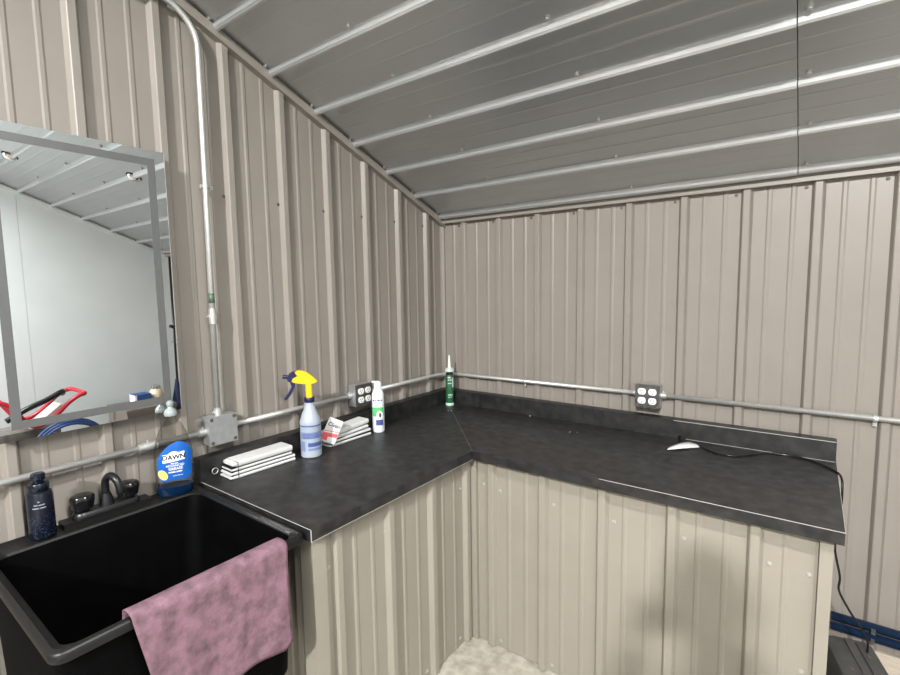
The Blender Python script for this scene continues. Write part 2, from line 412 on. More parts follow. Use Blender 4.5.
gk = thing('cam_lock', 'small round black cam lock on the left worktop backsplash end beside the sink', 'lock', (BD, -1.463, 0.868))
obj('lock_body', cyl(B(), (0, 0, 0), (0.010, 0, 0), 0.014, 20), M['glossblack'], gk, smooth=40, bevel=0.001)
bm = B(); tube(bm, [(0.0105, 0.0105 * math.cos(2 * PI * k / 20), 0.0105 * math.sin(2 * PI * k / 20)) for k in range(21)], 0.0014, 6)
tag(obj('lock_highlight', bm, M['galv'], gk, smooth=True), 'painted ring highlight')  # highlight on the black lock, modelled as a pale ring

d_ = Vector((DX - BD, -(DY - BD), 0)).normalized(); n_ = Vector((-d_.y, d_.x, 0)) * .0007
sm = [Vector((BD + .003, -BD - .003, 0)), Vector((DX - .001, -DY + .001, 0))]
bm = prism(B(), [tuple((p + q).xy) for p, q in ((sm[0], n_), (sm[0], -n_), (sm[1], -n_), (sm[1], n_))], HC - .001, HC + .0003)
tag(obj('mitre_seam', bm, mat('seam_filler', (.16, .155, .15), .5), wt2), 'thin pale mitre seam line')

# ------------------------------------------------------------------ conduit, boxes
RC, CX, ZC = 0.0098, 0.033, 1.003
def strap(parent, p, axis, wallaxis):
    a = Vector(axis); w = Vector(wallaxis); s = a.cross(w)
    bm = B(); ring = [Vector(p) + (s * math.cos(t) + w * math.sin(t)) * (RC + 0.0016) for t in [PI * k / 10 for k in range(11)]]
    ring = [ring[0] - w * CX * .42] + ring + [ring[-1] - w * CX * .42]
    for q in (-0.006, 0.006): pass
    loops = [[r - a * 0.006, r + a * 0.006, r + a * 0.006 + (r - Vector(p)).normalized() * 0.0016, r - a * 0.006 + (r - Vector(p)).normalized() * 0.0016] for r in ring]
    loft(bm, loops)
    e = Vector(p) + s * (RC + 0.012) - w * CX * 0.40
    b2 = [e - a * 0.006 - s * .012, e + a * 0.006 - s * .012, e + a * .006 + s * .010, e - a * .006 + s * .010]
    loft(bm, [b2, [v + w * .002 for v in b2]])
    cyl(bm, e + w * .002, e + w * .007, 0.004, 8)
    return obj('strap', bm, M['galv'], parent, smooth=40)
def connector(parent, p0, p1, name='connector'):
    p0, p1 = Vector(p0), Vector(p1); d = (p1 - p0).normalized(); ln = (p1 - p0).length
    bm = tube(B(), [p0, p0 + d * ln * .3, p0 + d * ln * .3001, p0 + d * ln * .7, p0 + d * ln * .7001, p1], [RC + .003, RC + .003, RC + .0045, RC + .0045, RC + .003, RC + .003], 14)
    side = d.cross(Vector((0, 0, 1))) if abs(d.z) < .5 else Vector((0, -1, 0))
    if abs(d.z) < .5: side = Vector((0, 0, 1))
    cyl(bm, (p0 + p1) / 2 + side * RC, (p0 + p1) / 2 + side * (RC + .011), .0032, 8)
    return obj(name, bm, M['galv'], parent, smooth=40)

JY, JZ = -1.412, 1.003           # junction box
c1 = thing('conduit', 'galvanised conduit running low along the left wall behind the sink, left of the junction box', 'conduit', (CX, JY - 0.05, ZC - 0.004))
obj('pipe', tube(B(), [(0, 0, 0), (0, -1.6, -0.012)], RC, 14), M['galv'], c1, smooth=True)
connector(c1, (0, 0.004, 0), (0, -0.022, 0))
connector(c1, (0, -0.16, -.001), (0, -0.215, -.0015), 'coupling')
c2 = thing('conduit', 'galvanised conduit between the blank junction box and the left wall outlet, behind the spray bottle', 'conduit', (CX, JY + 0.05, ZC))
obj('pipe', tube(B(), [(0, 0, 0), (0, 0.590, 0)], RC, 14), M['galv'], c2, smooth=True)
connector(c2, (0, 0.592, 0), (0, 0.567, 0)); connector(c2, (0, -0.004, 0), (0, 0.020, 0))
c3 = thing('conduit', 'galvanised conduit bending round the wall corner behind the green caulk tube', 'conduit', (CX, -CX, ZC))
R_ = 0.10
path = [(0, -0.625, 0)] + [(R_ - R_ * math.cos(a), -R_ + R_ * math.sin(a), 0) for a in [PI / 2 * k / 10 for k in range(11)]] + [(1.105, 0, 0.006)]
obj('pipe', tube(B(), path, RC, 14), M['galv'], c3, smooth=True)
strap(c3, (0.52, 0, 0.003), (1, 0, 0), (0, -1, 0)); connector(c3, (1.108, 0, 0.006), (1.083, 0, 0.006)); connector(c3, (0, -0.632, 0), (0, -0.605, 0))
c4 = thing('conduit', 'galvanised conduit on the back wall running right from the outlet box', 'conduit', (1.235, -CX, ZC + 0.006))
obj('pipe', tube(B(), [(0, 0, 0), (2.3, 0, 0.004)], RC, 14), M['galv'], c4, smooth=True)
connector(c4, (-0.004, 0, 0), (0.024, 0, 0)); strap(c4, (0.724, 0, 0.001), (1, 0, 0), (0, -1, 0))
c5 = thing('conduit', 'tall vertical galvanised conduit beside the mirror, bending away under the ceiling', 'conduit', (CX, -1.411, JZ + 0.05))
top = 2.322 - JZ - 0.05
path = [(0, 0, 0), (0, 0.006, 0.8), (0, 0.010, top)]
Rb = 0.122
for k in range(1, 11):
    a = (PI / 2 - 0.04) * k / 10
    path.append((0, 0.010 - Rb + Rb * math.cos(a), top + Rb * math.sin(a)))
e = Vector(path[-1]); d = Vector((0, -math.sin(a), math.cos(a)))
path += [tuple(e + d * 0.3), tuple(e + d * 1.2)]
obj('pipe', tube(B(), path, RC, 14), M['galv'], c5, smooth=True)
connector(c5, (0, 0, -0.004), (0, 0, 0.024)); connector(c5, (0, .003, 0.33), (0, .003, 0.385), 'coupling')
bmx = strap(c5, (0, 0.006, 0.812), (0, 0, 1), (1, 0, 0))
bm = tube(B(), [(0, .003, 0.405), (0, .003, 0.44)], RC + .0003, 14)
tag(obj('green_mark', bm, mat('green_stain', (0.09, 0.15, 0.10), 0.5, .3), c5, smooth=True), 'green paint mark')

jb = thing('junction_box', 'square blank galvanised junction box on the left wall above the sink corner', 'junction box', (0.019, JY, JZ))
obj('box_body', box(B(), 0, 0.046, -0.0505, 0.0505, -0.0505, 0.0505), M['galv_box'], jb, bevel=0.006)
obj('cover_plate', box(B(), 0.046, 0.0495, -0.052, 0.052, -0.052, 0.052), M['galv_box'], jb, bevel=0.0015)
for y, z in ((-.042, .042), (.042, .042), (-.042, -.042), (.042, -.042)): screw(jb, (0.0495, y, z), (1, 0, 0), SCREWD)

def outlet_box(loc, rz, label):
    """local: wall at y=0, faces -y"""
    t = thing('outlet_box', label, 'outlet', loc, rz, 'metal outlet boxes')
    obj('box_body', box(B(), -0.0505, 0.0505, -0.048, 0, -0.0505, 0.0505), M['galv_box'], t, bevel=0.006)
    obj('cover_plate', box(B(), -0.052, 0.052, -0.0525, -0.048, -0.052, 0.052), M['cover'], t, bevel=0.003)
    for sx in (-1, 1):
        for sz in (-1, 1):
            cx, cz = sx * 0.0225, sz * 0.0205
            bm = B(); pts = []
            for k in range(24):
                a = 2 * PI * k / 24; pts.append((cx + 0.0172 * math.cos(a), cz + max(-0.0142, min(0.0142, 0.0172 * math.sin(a)))))
            prism(bm, pts, -0.0560, -0.052, 'y')
            r = obj('receptacle', bm, M['outlet'], t, bevel=0.0008)
            bm = B()
            for dx, h in ((-0.0062, 0.0075), (0.0062, 0.0062)): box(bm, cx + dx - .0011, cx + dx + .0011, -0.0563, -0.0555, cz + 0.002 - h / 2 + .001, cz + 0.002 + h / 2 + .001)
            lathe_pts = [(cx + .0026 * math.cos(2 * PI * k / 10), cz - .0075 + .0026 * math.sin(2 * PI * k / 10)) for k in range(10)]
            prism(bm, lathe_pts, -0.0563, -0.0555, 'y')
            obj('slot', bm, M['outlet_slot'], r)
    for x, z in ((-.045, .045), (.045, -.045), (.045, .045), (-.045, -.045)): screw(t, (x, -0.0525, z), (0, -1, 0), SCREWD)
    return t
outlet_box((0.019, -0.722, 1.003), PI / 2, 'four socket metal outlet box on the left wall behind the white spray can')
outlet_box((1.186, -0.019, 1.006), 0, 'four socket metal outlet box on the back wall above the paper tag')

# ------------------------------------------------------------------ mirror
MY0, MY1, MZ0, MZ1 = -2.012, -1.544, 1.104, 1.946
mr = thing('wall_mirror', 'rectangular frameless mirror with frosted light strips on the left wall above the sink', 'mirror', (0.02, 0, 0))
obj('case', box(B(), 0, 0.026, MY0 + .004, MY1 - .004, MZ0 + .004, MZ1 - .004), M['mirror_side'], mr)
obj('glass', box(B(), 0.026, 0.030, MY0, MY1, MZ0, MZ1), M['mirror'], mr)
a, b = 0.030, 0.0225
bm = B()
for y0, y1, z0, z1 in ((MY0 + a, MY0 + a + b, MZ0 + a, MZ1 - .026), (MY1 - a - b, MY1 - a, MZ0 + a, MZ1 - .026)):
    box(bm, 0.0300, 0.0306, y0, y1, z0, z1)
box(bm, 0.0300, 0.0306, MY0 + a + b, MY1 - a - b, MZ1 - .026 - b, MZ1 - .026); box(bm, 0.0300, 0.0306, MY0 + a + b, MY1 - a - b, MZ0 + a, MZ0 + a + b)
tag(obj('frosted_strip', bm, M['frost'], mr), 'grey frosted light strip')
obj('edge_band', box(B(), 0.0265, 0.0303, MY1 - 0.0005, MY1 + 0.0012, MZ0, MZ1), M['mirror_side'], mr)

# ------------------------------------------------------------------ utility sink
sk = thing('utility_sink', 'deep black plastic utility tub sink at the end of the left worktop', 'sink', (0, 0, 0))
SX0, SX1, SY0, SY1, SZ = 0.032, 0.672, -2.081, -1.517, 0.833
rim = [rr(.06, .655, -2.068, -1.535, .05, SZ - .023),
       rr(SX0, SX1 - .001, SY0 + .001, SY1 - .001, .028, SZ - .022), rr(SX0, SX1, SY0, SY1, .028, SZ - .018), rr(SX0, SX1, SY0, SY1, .028, SZ - .005),
       rr(SX0 + .003, SX1 - .004, SY0 + .004, SY1 - .004, .027, SZ), rr(SX0 + .009, SX1 - .010, SY0 + .010, SY1 - .010, .026, SZ + .001),
       rr(SX0 + .013, SX1 - .013, SY0 + .013, SY1 - .013, .025, SZ - .003), rr(.112, SX1 - .022, SY0 + .022, SY1 - .022, .03, SZ - .004), rr(.116, SX1 - .026, SY0 + .026, SY1 - .026, .03, SZ - .010)]
bowl = [rr(.09, .635, -2.055, -1.550, .05, .44), rr(.065, .652, -2.066, -1.537, .05, SZ - .024), rr(.085, .655, -2.06, -1.54, .04, SZ - .012), rr(.1165, SX1 - .0265, SY0 + .0265, SY1 - .0265, .03, SZ - .0105),
        rr(.125, SX1 - .034, SY0 + .034, SY1 - .034, .04, SZ - .05), rr(.14, .615, -2.035, -1.57, .06, .52), rr(.19, .56, -1.98, -1.62, .05, .495)]
obj('basin', loft(B(), bowl), M['sink'], sk, smooth=50)
obj('rim', loft(B(), rim, False, False), M['rim'], sk, smooth=50)
for x in (.13, .57):
    for y in (-1.99, -1.61):
        lg = obj('leg', loft(B(), [rr(x - .02, x + .02, y - .02, y + .02, .008, 0.012, 3), rr(x - .026, x + .026, y - .026, y + .026, .01, .49, 3)]), M['sink'], sk, smooth=40)
        obj('foot', cyl(B(), (x, y, 0), (x, y, .014), .022), M['blackp'], lg, smooth=40)
bm = B(); box(bm, SX0 + .004, .085, -1.90, -1.67, SZ - .004, SZ + .012)
obj('deck', bm, M['rim'], sk, bevel=.006)
bm = tube(B(), [(.37, -1.8, .50), (.37, -1.8, .30), (.33, -1.8, .24), (.12, -1.8, .22)], .02)
obj('drain_pipe', bm, M['blackp'], sk, smooth=True)

fz = SZ + 0.012
fc = thing('faucet', 'low black two handle faucet with short bent spout on the sink back ledge', 'faucet', (.060, -1.785, fz))
loops = [rr(-.027, .027, -.088, .088, .026, 0), rr(-.027, .027, -.088, .088, .026, .010), rr(-.022, .022, -.083, .083, .021, .016)]
obj('deck_plate', loft(B(), loops), M['blackp'], fc, smooth=40)
bm = tube(B(), [(0, 0, .012), (0, 0, .030), (0, 0, .050)], [.021, .018, .0125], 18)
obj('spout_base', bm, M['blackp'], fc, smooth=40)
sp = spline([(0, 0, .045), (0, 0, .082), (.009, .004, .099), (.026, .009, .106), (.044, .015, .096), (.053, .019, .076), (.055, .020, .056)], 5)
obj('spout', tube(B(), sp, .0105, 14), M['blackp'], fc, smooth=True)
for s in (-1, 1):
    n = 36; lp = []
    for r, z in ((.014, .014), (.016, .020), (.024, .024), (.029, .050), (.029, .058), (.025, .064), (.012, .066)):
        lp.append([((r + (.0016 if (k % 6) < 3 and r > .02 else 0)) * math.cos(2 * PI * k / n), s * .060 + (r + (.0016 if (k % 6) < 3 and r > .02 else 0)) * math.sin(2 * PI * k / n), z) for k in range(n)])
    obj('handle', loft(B(), lp), M['glossblack'], fc, smooth=40)

# ------------------------------------------------------------------ hand soap
hs = thing('soap_dispenser', 'dark navy foaming hand soap bottle on the sink ledge left of the faucet', 'soap bottle', (.076, -1.944, SZ - .002), math.atan2(.36, 1.67) * -1 + PI / 2)
r = .0295
obj('bottle_body', lathe(B(), [(r - .003, 0), (r, .004), (r, .118), (r - .003, .128), (r - .011, .134)], 36), M['navy'], hs, smooth=35)
obj('pump_collar', lathe(B(), [(.0225, .132), (.0235, .134), (.0235, .150), (.022, .153), (.015, .156)], 32), M['navy'], hs, smooth=35)
bm = lathe(B(), [(.012, .152), (.012, .160), (.0165, .162), (.0165, .176), (.013, .180)], 24)
tube(bm, [(0, 0, .170), (0, -.018, .170), (0, -.030, .166)], [.008, .007, .005], 10)
obj('pump_head', bm, M['navy'], hs, smooth=35)
def oncyl(rad): return lambda x, z: (rad * math.sin(x / rad), -rad * math.cos(x / rad), z)
bm = B(); f = oncyl(r + .0003)
random.seed(3)
for i in range(120):
    x = random.uniform(-.044, .044); z = random.uniform(.008, .072); a = random.uniform(0, PI); l_ = random.uniform(.0016, .0034)
    dx, dz = math.cos(a) * l_, math.sin(a) * l_; ex, ez = -dz * .4, dx * .4
    bm.faces.new([bm.verts.new(f(x + p, z + q)) for p, q in ((dx, dz), (ex, ez), (-dx, -dz), (-ex, -ez))])
tag(obj('speckle_pattern', bm, M['navy_speck'], hs), 'paler blue speckled pattern')
for wds, x0, z in (((.005,), -.0065, .106), ((.009, .013), -.015, .097), ((.015, .013), -.0185, .0885)):
    print_line(M['pale_ink'], hs, f, x0, z, .0032, wds)

# ------------------------------------------------------------------ dish soap bottle
ds = thing('dish_soap_bottle', 'clear dish soap bottle with bright blue label on the sink back corner', 'soap bottle', (.082, -1.594, SZ - .003), PI / 2 - math.atan2(.70, 1.67))
ZS = 1.035
PROF = [(a_, z_ * ZS) for a_, z_ in [(.050, 0), (.0535, .004), (.0545, .020), (.056, .06), (.0575, .10), (.0565, .135), (.052, .165), (.044, .195), (.033, .222), (.022, .243), (.016, .252), (.0145, .262)]]
def halfw(z):
    for (a0, z0), (a1, z1) in zip(PROF, PROF[1:]):
        if z0 <= z <= z1: return a0 + (a1 - a0) * (z - z0) / (z1 - z0)
    return PROF[-1][0] if z > 0 else PROF[0][0]
EY = 0.56
obj('bottle_body', lathe(B(), PROF, 40, 1, EY), M['clear'], ds, smooth=True)
obj('soap_liquid', lathe(B(), [(a * .965, z + .0015) for a, z in [(.050, 0), (.0535, .004), (.0545, .020), (.0548, .030), (.0548, .0305)]], 40, 1, EY), M['soap'], ds, smooth=40)
def onds(off=.0006):
    def fn(x, z):
        a = halfw(z) + off; b = a * EY + off * .2
        return (x, -b * math.sqrt(max(0.02, 1 - (x / a) ** 2)), z)
    return fn
def leaf(s, t):
    z = .054 + t * .126
    w = .049 * min(1, math.sqrt(max(0, 1 - ((t - .42) / .60) ** 2)) * 1.08)
    cx = .001 + .018 * max(0, t - .45) ** 1.2 * 1.5
    return (cx + (s * 2 - 1) * w * (1 if t < .97 else .9), z + .004 * math.sin(s * PI))
patch('label', leaf, M['label_blue'], ds, onds(), 20, 20)
def quad(x0, x1, z0, z1, sk=0): return lambda s, t: (x0 + (x1 - x0) * s, z0 + (z1 - z0) * t + sk * (s - .5))
patch('label_panel', quad(-.031, .030, .121, .145, .006), M['white'], ds, onds(.0010), 10, 3)
patch('label_panel', quad(-.0325, .0315, .1195, .1465, .006), M['white'], ds, onds(.0008), 10, 3)
patch('label_panel', lambda s, t: (-.018 + .036 * s, .145 + .0085 * t * math.sin(PI * s)), M['white'], ds, onds(.0009), 10, 2)
text_on('lettering', 'DAWN', .0205, M['navy'], ds, onds(.0014), (0, .1333), bold=.0006, sx=1.0)
print_line(M['white'], ds, onds(.0013), -.010, .112, .003, (.009, .010))
text_on('lettering', 'ADVANCED', .0098, M['white'], ds, onds(.0013), (.002, .1060), bold=.0002)
text_on('lettering', 'GREASE', .0120, M['white'], ds, onds(.0013), (.003, .0955), bold=.0003)
print_line(M['white'], ds, onds(.0013), -.018, .0828, .004, (.020, .017))
print_line(M['white'], ds, onds(.0013), -.006, .071, .0016, (.012, .008, .007))
patch('label_fruit', lambda s, t: (-.034 + .013 * math.cos(2 * PI * s) * t - .008 * math.sin(2 * PI * s) * t * .5, .078 + .017 * math.sin(2 * PI * s) * t), M['yel_fruit'], ds, onds(.0012), 16, 4)
obj('cap', lathe(B(), [(r_, z_ * ZS) for r_, z_ in [(.0185, .257), (.0195, .259), (.0190, .268), (.015, .276), (.0080, .282), (.0075, .285), (.0095, .288), (.0108, .295), (.0090, .302), (.004, .305)]], 28), M['capw'], ds, smooth=40)

# ------------------------------------------------------------------ pink towel over the front rim
tw = B(); rows = []
nu, nt_ = 44, 52
for j in range(nt_ + 1):
    row = []
    for i in range(nu + 1):
        u = i / nu
        drop = 0.272 + 0.012 * math.sin(u * 7) + .010 * (1 - u) - 0.02 * max(0, u - .93) / .07
        inside = 0.16
        tot = inside + 0.055 + drop; d = tot * j / nt_
        if d < inside: x, z = .637 - (inside - d) * .22, SZ + .006 - (inside - d)
        elif d < inside + .055:
            a = (d - inside) / .055 * PI; x = .6605 - .0235 * math.cos(a); z = SZ + .005 + .0075 * math.sin(a)
        else: x, z = .6855, SZ + .004 - (d - inside - .055)
        fall = max(0, SZ - z) if d > inside else 0
        x += fall * .025 + .004 * math.sin(u * 6 + 1.2) * min(1, fall / .12) + .0012 * math.sin(u * 19 + fall * 18) * min(1, fall / .08)
        if d < inside: x += .003 * math.sin(u * 13)
        y = -1.952 + .362 * u
        y += (.05 * fall / .28) * (1 - u) ** 1.5 - .006 * u * math.sin(fall * 11)
        row.append(tw.verts.new((x, y, z)))
    rows.append(row)
for a, b in zip(rows, rows[1:]):
    for i in range(nu): tw.faces.new([a[i], a[i + 1], b[i + 1], b[i]])
to = obj('towel', tw, M['pink'], smooth=True)
tag(to, 'stained pink towel draped over the front rim of the black sink', 'towel')
md = to.modifiers.new('thickness', 'SOLIDIFY'); md.thickness = 0.0035; md.offset = 0

# ------------------------------------------------------------------ spray bottle
sb = thing('spray_bottle', 'frosted spray bottle with yellow head and dark blue trigger on the left worktop', 'spray bottle', (.172, -1.113, HC), math.atan2(1.59, 1.2) * -1 + 0 + PI * 0)
sb.rotation_euler.z = math.atan2(-1.195, 1.586) + PI / 2      # local -y looks at the room's front right
r = .0405
obj('bottle_body', lathe(B(), [(r - .004, 0), (r, .004), (r, .128), (r + .001, .140), (r - .002, .150), (r - .010, .172), (r - .018, .193), (.0185, .210), (.0165, .222)], 36), M['bottle'], sb, smooth=40)
f = oncyl(r + .0008)
patch('print_band', quad(-.048, .050, .126, .131), M['blue_ink'], sb, f, 16, 1)
patch('print_band', quad(-.048, .050, .078, .104), M['blue_ink2'], sb, f, 16, 2)
patch('print_band', quad(-.048, -.024, .028, .068), M['blue_ink2'], sb, f, 6, 2)
patch('print_band', quad(-.012, .048, .046, .062), M['blue_ink'], sb, f, 12, 2)
patch('print_band', quad(-.012, .048, .030, .040), M['blue_ink2'], sb, f, 12, 2)
for i in range(4): print_line(M['blue_ink'], sb, oncyl(r + .0012), -.034, .0965 - .0056 * i, .0024, (.014, .022, .010 + .003 * i, .012))
obj('collar', lathe(B(), [(.0195, .218), (.0205, .220), (.0205, .236), (.019, .238)], 24), M['indigo'], sb, smooth=40)
obj('neck', loft(B(), [rr(-.012, .013, -.012, .012, .006, .236, 3), rr(-.012, .0125, -.011, .011, .006, .292, 3)]), M['yellow'], sb, smooth=40)
hp = [(.034, .300), (.028, .308), (.012, .324), (-.008, .340), (-.030, .347), (-.044, .345), (-.050, .338), (-.040, .326), (-.058, .317), (-.063, .307), (-.055, .300), (-.030, .295), (-.008, .291), (.020, .293)]
obj('spray_head', prism(B(), hp, -.0125, .0125, 'y'), M['yellow'], sb, bevel=.004)
np_ = [(-.040, .326), (-.050, .340), (-.058, .343), (-.070, .336), (-.080, .322), (-.078, .308), (-.066, .300), (-.060, .310)]
obj('nozzle_mount', prism(B(), np_, -.0115, .0115, 'y'), M['indigo'], sb, bevel=.003)
obj('nozzle', cyl(B(), (-.074, 0, .322), (-.096, 0, .325), .008, 14), M['indigo'], sb, smooth=40)
tp = [(-.052, .302), (-.066, .302), (-.060, .288), (-.057, .280), (-.072, .258), (-.088, .236), (-.094, .233), (-.096, .240), (-.078, .264), (-.066, .284)]
tp = [(-.050, .300), (-.070, .304), (-.064, .284), (-.078, .258), (-.094, .238), (-.088, .231), (-.080, .237), (-.062, .262), (-.051, .284)]
obj('trigger', prism(B(), tp, -.007, .007, 'y'), M['indigo'], sb, bevel=.002)

# ------------------------------------------------------------------ white spray can
ac = thing('aerosol_can', 'white spray can with green and blue label in front of the left wall outlet', 'spray can', (.157, -.719, HC), math.atan2(-1.59, 1.6) + PI / 2)
r = .0278
obj('can_body', lathe(B(), [(r - .002, 0), (r, .003), (r, .172), (r - .001, .178), (r - .004, .188), (r - .009, .197), (.0165, .200)], 32), M['can'], ac, smooth=40)
bm = lathe(B(), [(.0175, .198), (.0178, .200), (.0165, .222), (.014, .232), (.009, .236)], 24)
tube(bm, [(.006, 0, .229), (-.012, 0, .231), (-.026, 0, .235)], [.009, .007, .005], 10)
obj('spray_cap', bm, M['white'], ac, smooth=40)
f = oncyl(r + .0006)
patch('label_band', lambda s, t: (-.036 + .066 * s, .078 + .038 * t + .006 * math.sin(s * PI) * (t - .5)), M['green'], ac, f, 14, 4)
patch('label_disc', lambda s, t: (.006 + .016 * math.cos(2 * PI * s) * t, .083 + .020 * math.sin(2 * PI * s) * t), M['white'], ac, oncyl(r + .0009), 20, 3)
patch('label_mark', lambda s, t: (.008 + .0055 * math.cos(2 * PI * s) * t, .082 + .011 * math.sin(2 * PI * s) * t), M['ink'], ac, oncyl(r + .0012), 14, 3)
patch('label_band', quad(-.012, .024, .034, .060), M['blue_ink'], ac, f, 10, 3)
print_line(M['blue_ink'], ac, f, -.028, .147, .0062, (.010, .007, .012, .008))
print_line(M['blue_ink2'], ac, f, -.024, .137, .0028, (.016, .019))

# ------------------------------------------------------------------ caulk tube in the corner
ct = thing('caulk_tube', 'green caulk cartridge with pointed white nozzle standing in the worktop corner', 'caulk tube', (.130, -.124, HC), math.atan2(-1.63, 2.19) + PI / 2)
r = .0225
obj('cartridge', lathe(B(), [(r - .001, .012), (r, .014), (r, .172), (r - .001, .174)], 28), M['dgreen'], ct, smooth=40)
obj('end_ring', lathe(B(), [(r + .0005, 0), (r + .0015, .002), (r + .0015, .014), (r, .016)], 28), M['lgreen'], ct, smooth=40)
obj('neck', lathe(B(), [(r - .002, .172), (r - .002, .182), (.014, .190), (.013, .196)], 24), M['void'], ct, smooth=40)
obj('shoulder', lathe(B(), [(.022, .192), (.0255, .194), (.0255, .204), (.020, .212), (.010, .216)], 28), M['lgreen'], ct, smooth=40)
obj('nozzle', lathe(B(), [(.0085, .214), (.0075, .235), (.0035, .284), (.002, .286)], 18), M['white'], ct, smooth=40)
f = oncyl(r + .0005)
patch('label_band', quad(.008, .020, .105, .160), M['lgreen'], ct, f, 5, 4)
patch('label_band', quad(-.018, .012, .060, .066), M['lgreen'], ct, f, 10, 1)
patch('label_band', quad(-.018, .000, .158, .166), M['lgreen'], ct, f, 8, 1)
for x0, z, h, wds in ((-.016, .144, .007, (.008, .009)), (-.017, .126, .005, (.022,)), (-.016, .048, .004, (.012, .008))):
    print_line(M['lgreen'], ct, f, x0, z, h, wds)

# ------------------------------------------------------------------ stacks of folded white paper towels
def paper_stack(loc, rz, ln, wd, label, n, flip=1, lift=.0):
    t = thing('paper_towel_stack', label, 'paper towels', loc, rz, 'folded paper towel stacks')
    z = 0.0; random.seed(n)
    hts = [.0128] * n
    for k in range(n):
        dx = random.uniform(-.004, .004); dy = random.uniform(-.003, .003)
        l0 = ln * (1 if k < 2 else .93); w0 = wd * (1 - .05 * k)
        prof = []
        m = 14; bm = B(); loops = []
        h = hts[k] * .86 if k < n - 1 else hts[k] * 1.5
        for i in range(m + 1):
            s = i / m; x = dx - l0 / 2 + l0 * s
            bow = .004 * math.sin(s * PI) * (k / n) + (.010 * max(0, s - .55) * flip * (k / n) * 2 if flip > 0 else 0)
            e = min(1, s / .05) ** .5 if s < .05 else 1
            hh = h * (.45 + .55 * e); c = z + h / 2 + bow * .0 + lift * s * k / n
            lp = [(x, dy - w0 / 2 + .003, c - hh / 2), (x, dy + w0 / 2, c - hh / 2), (x, dy + w0 / 2, c + hh / 2), (x, dy - w0 / 2 + .003, c + hh / 2), (x, dy - w0 / 2, c + hh * .2), (x, dy - w0 / 2, c - hh * .2)]
            loops.append(lp)
        obj('folded_towel', loft(bm, loops), M['paper'], t, smooth=30)
        if k < n - 1:
            obj('dark_sleeve', box(B(), -ln / 2 + .004, ln / 2 - .006, -wd / 2 + .001 + .002 * k, wd / 2 - .004, z + h + .0001, z + hts[k] - .0001), M['glossblack'], t)
        z += hts[k]
    zt = z + .006; x0 = -ln / 2 + ln * .10
    bm = tube(B(), [(x0, -wd / 2 - .002, .003), (x0, -wd / 2 - .002, zt), (x0, wd / 2 + .001, zt), (x0, wd / 2 + .001, .003)], .0013, 6)
    tag(obj('band', bm, M['glossblack'], t, smooth=True), 'thin black band')
    return t
paper_stack((.112, -1.310, HC), math.radians(88), .258, .092, 'stack of folded white paper towels left of the spray bottle, nearest the sink', 4, 1)
paper_stack((.122, -.893, HC), math.radians(89), .235, .080, 'stack of folded white paper towels between spray bottle and white spray can', 4, 1, .02)

wp = thing('wipes_packet', 'small white and red packet leaning on the paper towels right of the spray bottle', 'packet', (.160, -1.012, HC), math.atan2(-1.6, 1.3) + PI / 2)
wp.rotation_euler = (math.radians(-22), math.radians(22), math.atan2(-1.6, 1.3) + PI / 2)
wp.location = (.158, -1.022, HC + .026)
bm = B(); loops = []
for z, w, d in ((0, .030, .002), (.006, .031, .006), (.03, .031, .011), (.07, .031, .011), (.096, .031, .005), (.102, .030, .0015)):
    loops.append([(-w, -d / 2, z), (w, -d / 2, z), (w, d / 2, z), (-w, d / 2, z)])
obj('packet_body', loft(bm, loops), M['paper'], wp, smooth=60)
fl = lambda o: (lambda x, z: (x, -.0059 - o, z))
patch('label_band', quad(-.0305, .0305, .024, .040, .008), M['red'], wp, fl(.0002), 2, 1)
patch('label_band', quad(-.0305, .0305, .046, .0490, .010), M['red'], wp, fl(.0002), 2, 1)
patch('label_band', quad(-.0300, -.006, .006, .022, .002), M['red'], wp, fl(.0001), 2, 1)
text_on('lettering', 'Clean', .0235, M['ink'], wp, fl(.0004), (0, .074), shear=.25, bold=.0006)

# ------------------------------------------------------------------ cord with tag
pc = thing('power_cord', 'black power cord with white paper tag trailing over the right worktop end', 'cord', (0, 0, 0))
cp = spline([(1.350, -.150, HC + .010), (1.385, -.135, HC + .008), (1.414, -.158, HC + .005), (1.481, -.213, HC + .0042), (1.549, -.215, HC + .0042), (1.607, -.150, HC + .0042), (1.653, -.106, HC + .0042),
             (1.732, -.096, HC + .0042), (1.795, -.128, HC + .0042), (1.845, -.190, HC + .0042), (1.864, -.235, HC - .002), (1.868, -.262, HC - .04), (1.866, -.262, .70), (1.858, -.262, .60), (1.876, -.262, .50), (1.876, -.262, .45), (1.906, -.262, .39), (1.938, -.262, .34), (1.958, -.262, .30), (1.960, -.262, .262)], 6)
obj('cable', tube(B(), cp, .0036, 8), M['glossblack'], pc, smooth=True)
bm = tube(B(), [(1.336, -.118, HC + .016), (1.343, -.132, HC + .014), (1.352, -.152, HC + .010)], [.011, .011, .006], 10)
pl = obj('plug', bm, M['blackp'], pc, smooth=40)
bm = B()
for dx in (-.005, .005): box(bm, 1.3335 + dx - .001, 1.3335 + dx + .001, -.118, -.100, HC + .013, HC + .019)
obj('prong', bm, M['galv'], pl)
bm = B(); rows = []
for i in range(13):
    s = i / 12
    x = 1.318 + .100 * s; mid = -.256 + .098 * s
    w = .038 * math.sin(PI * min(1, .12 + s * .80)) + .004
    zc = HC + .003 + .022 * math.sin(PI * s) * .6
    rows.append([bm.verts.new((x, mid - w * .75, HC + .0015 + .006 * math.sin(PI * s))), bm.verts.new((x, mid, zc)), bm.verts.new((x, mid + w * .9, HC + .004 + .03 * math.sin(PI * s) * .4))])
for a, b in zip(rows, rows[1:]):
    for i in range(2): bm.faces.new([a[i], a[i + 1], b[i + 1], b[i]])
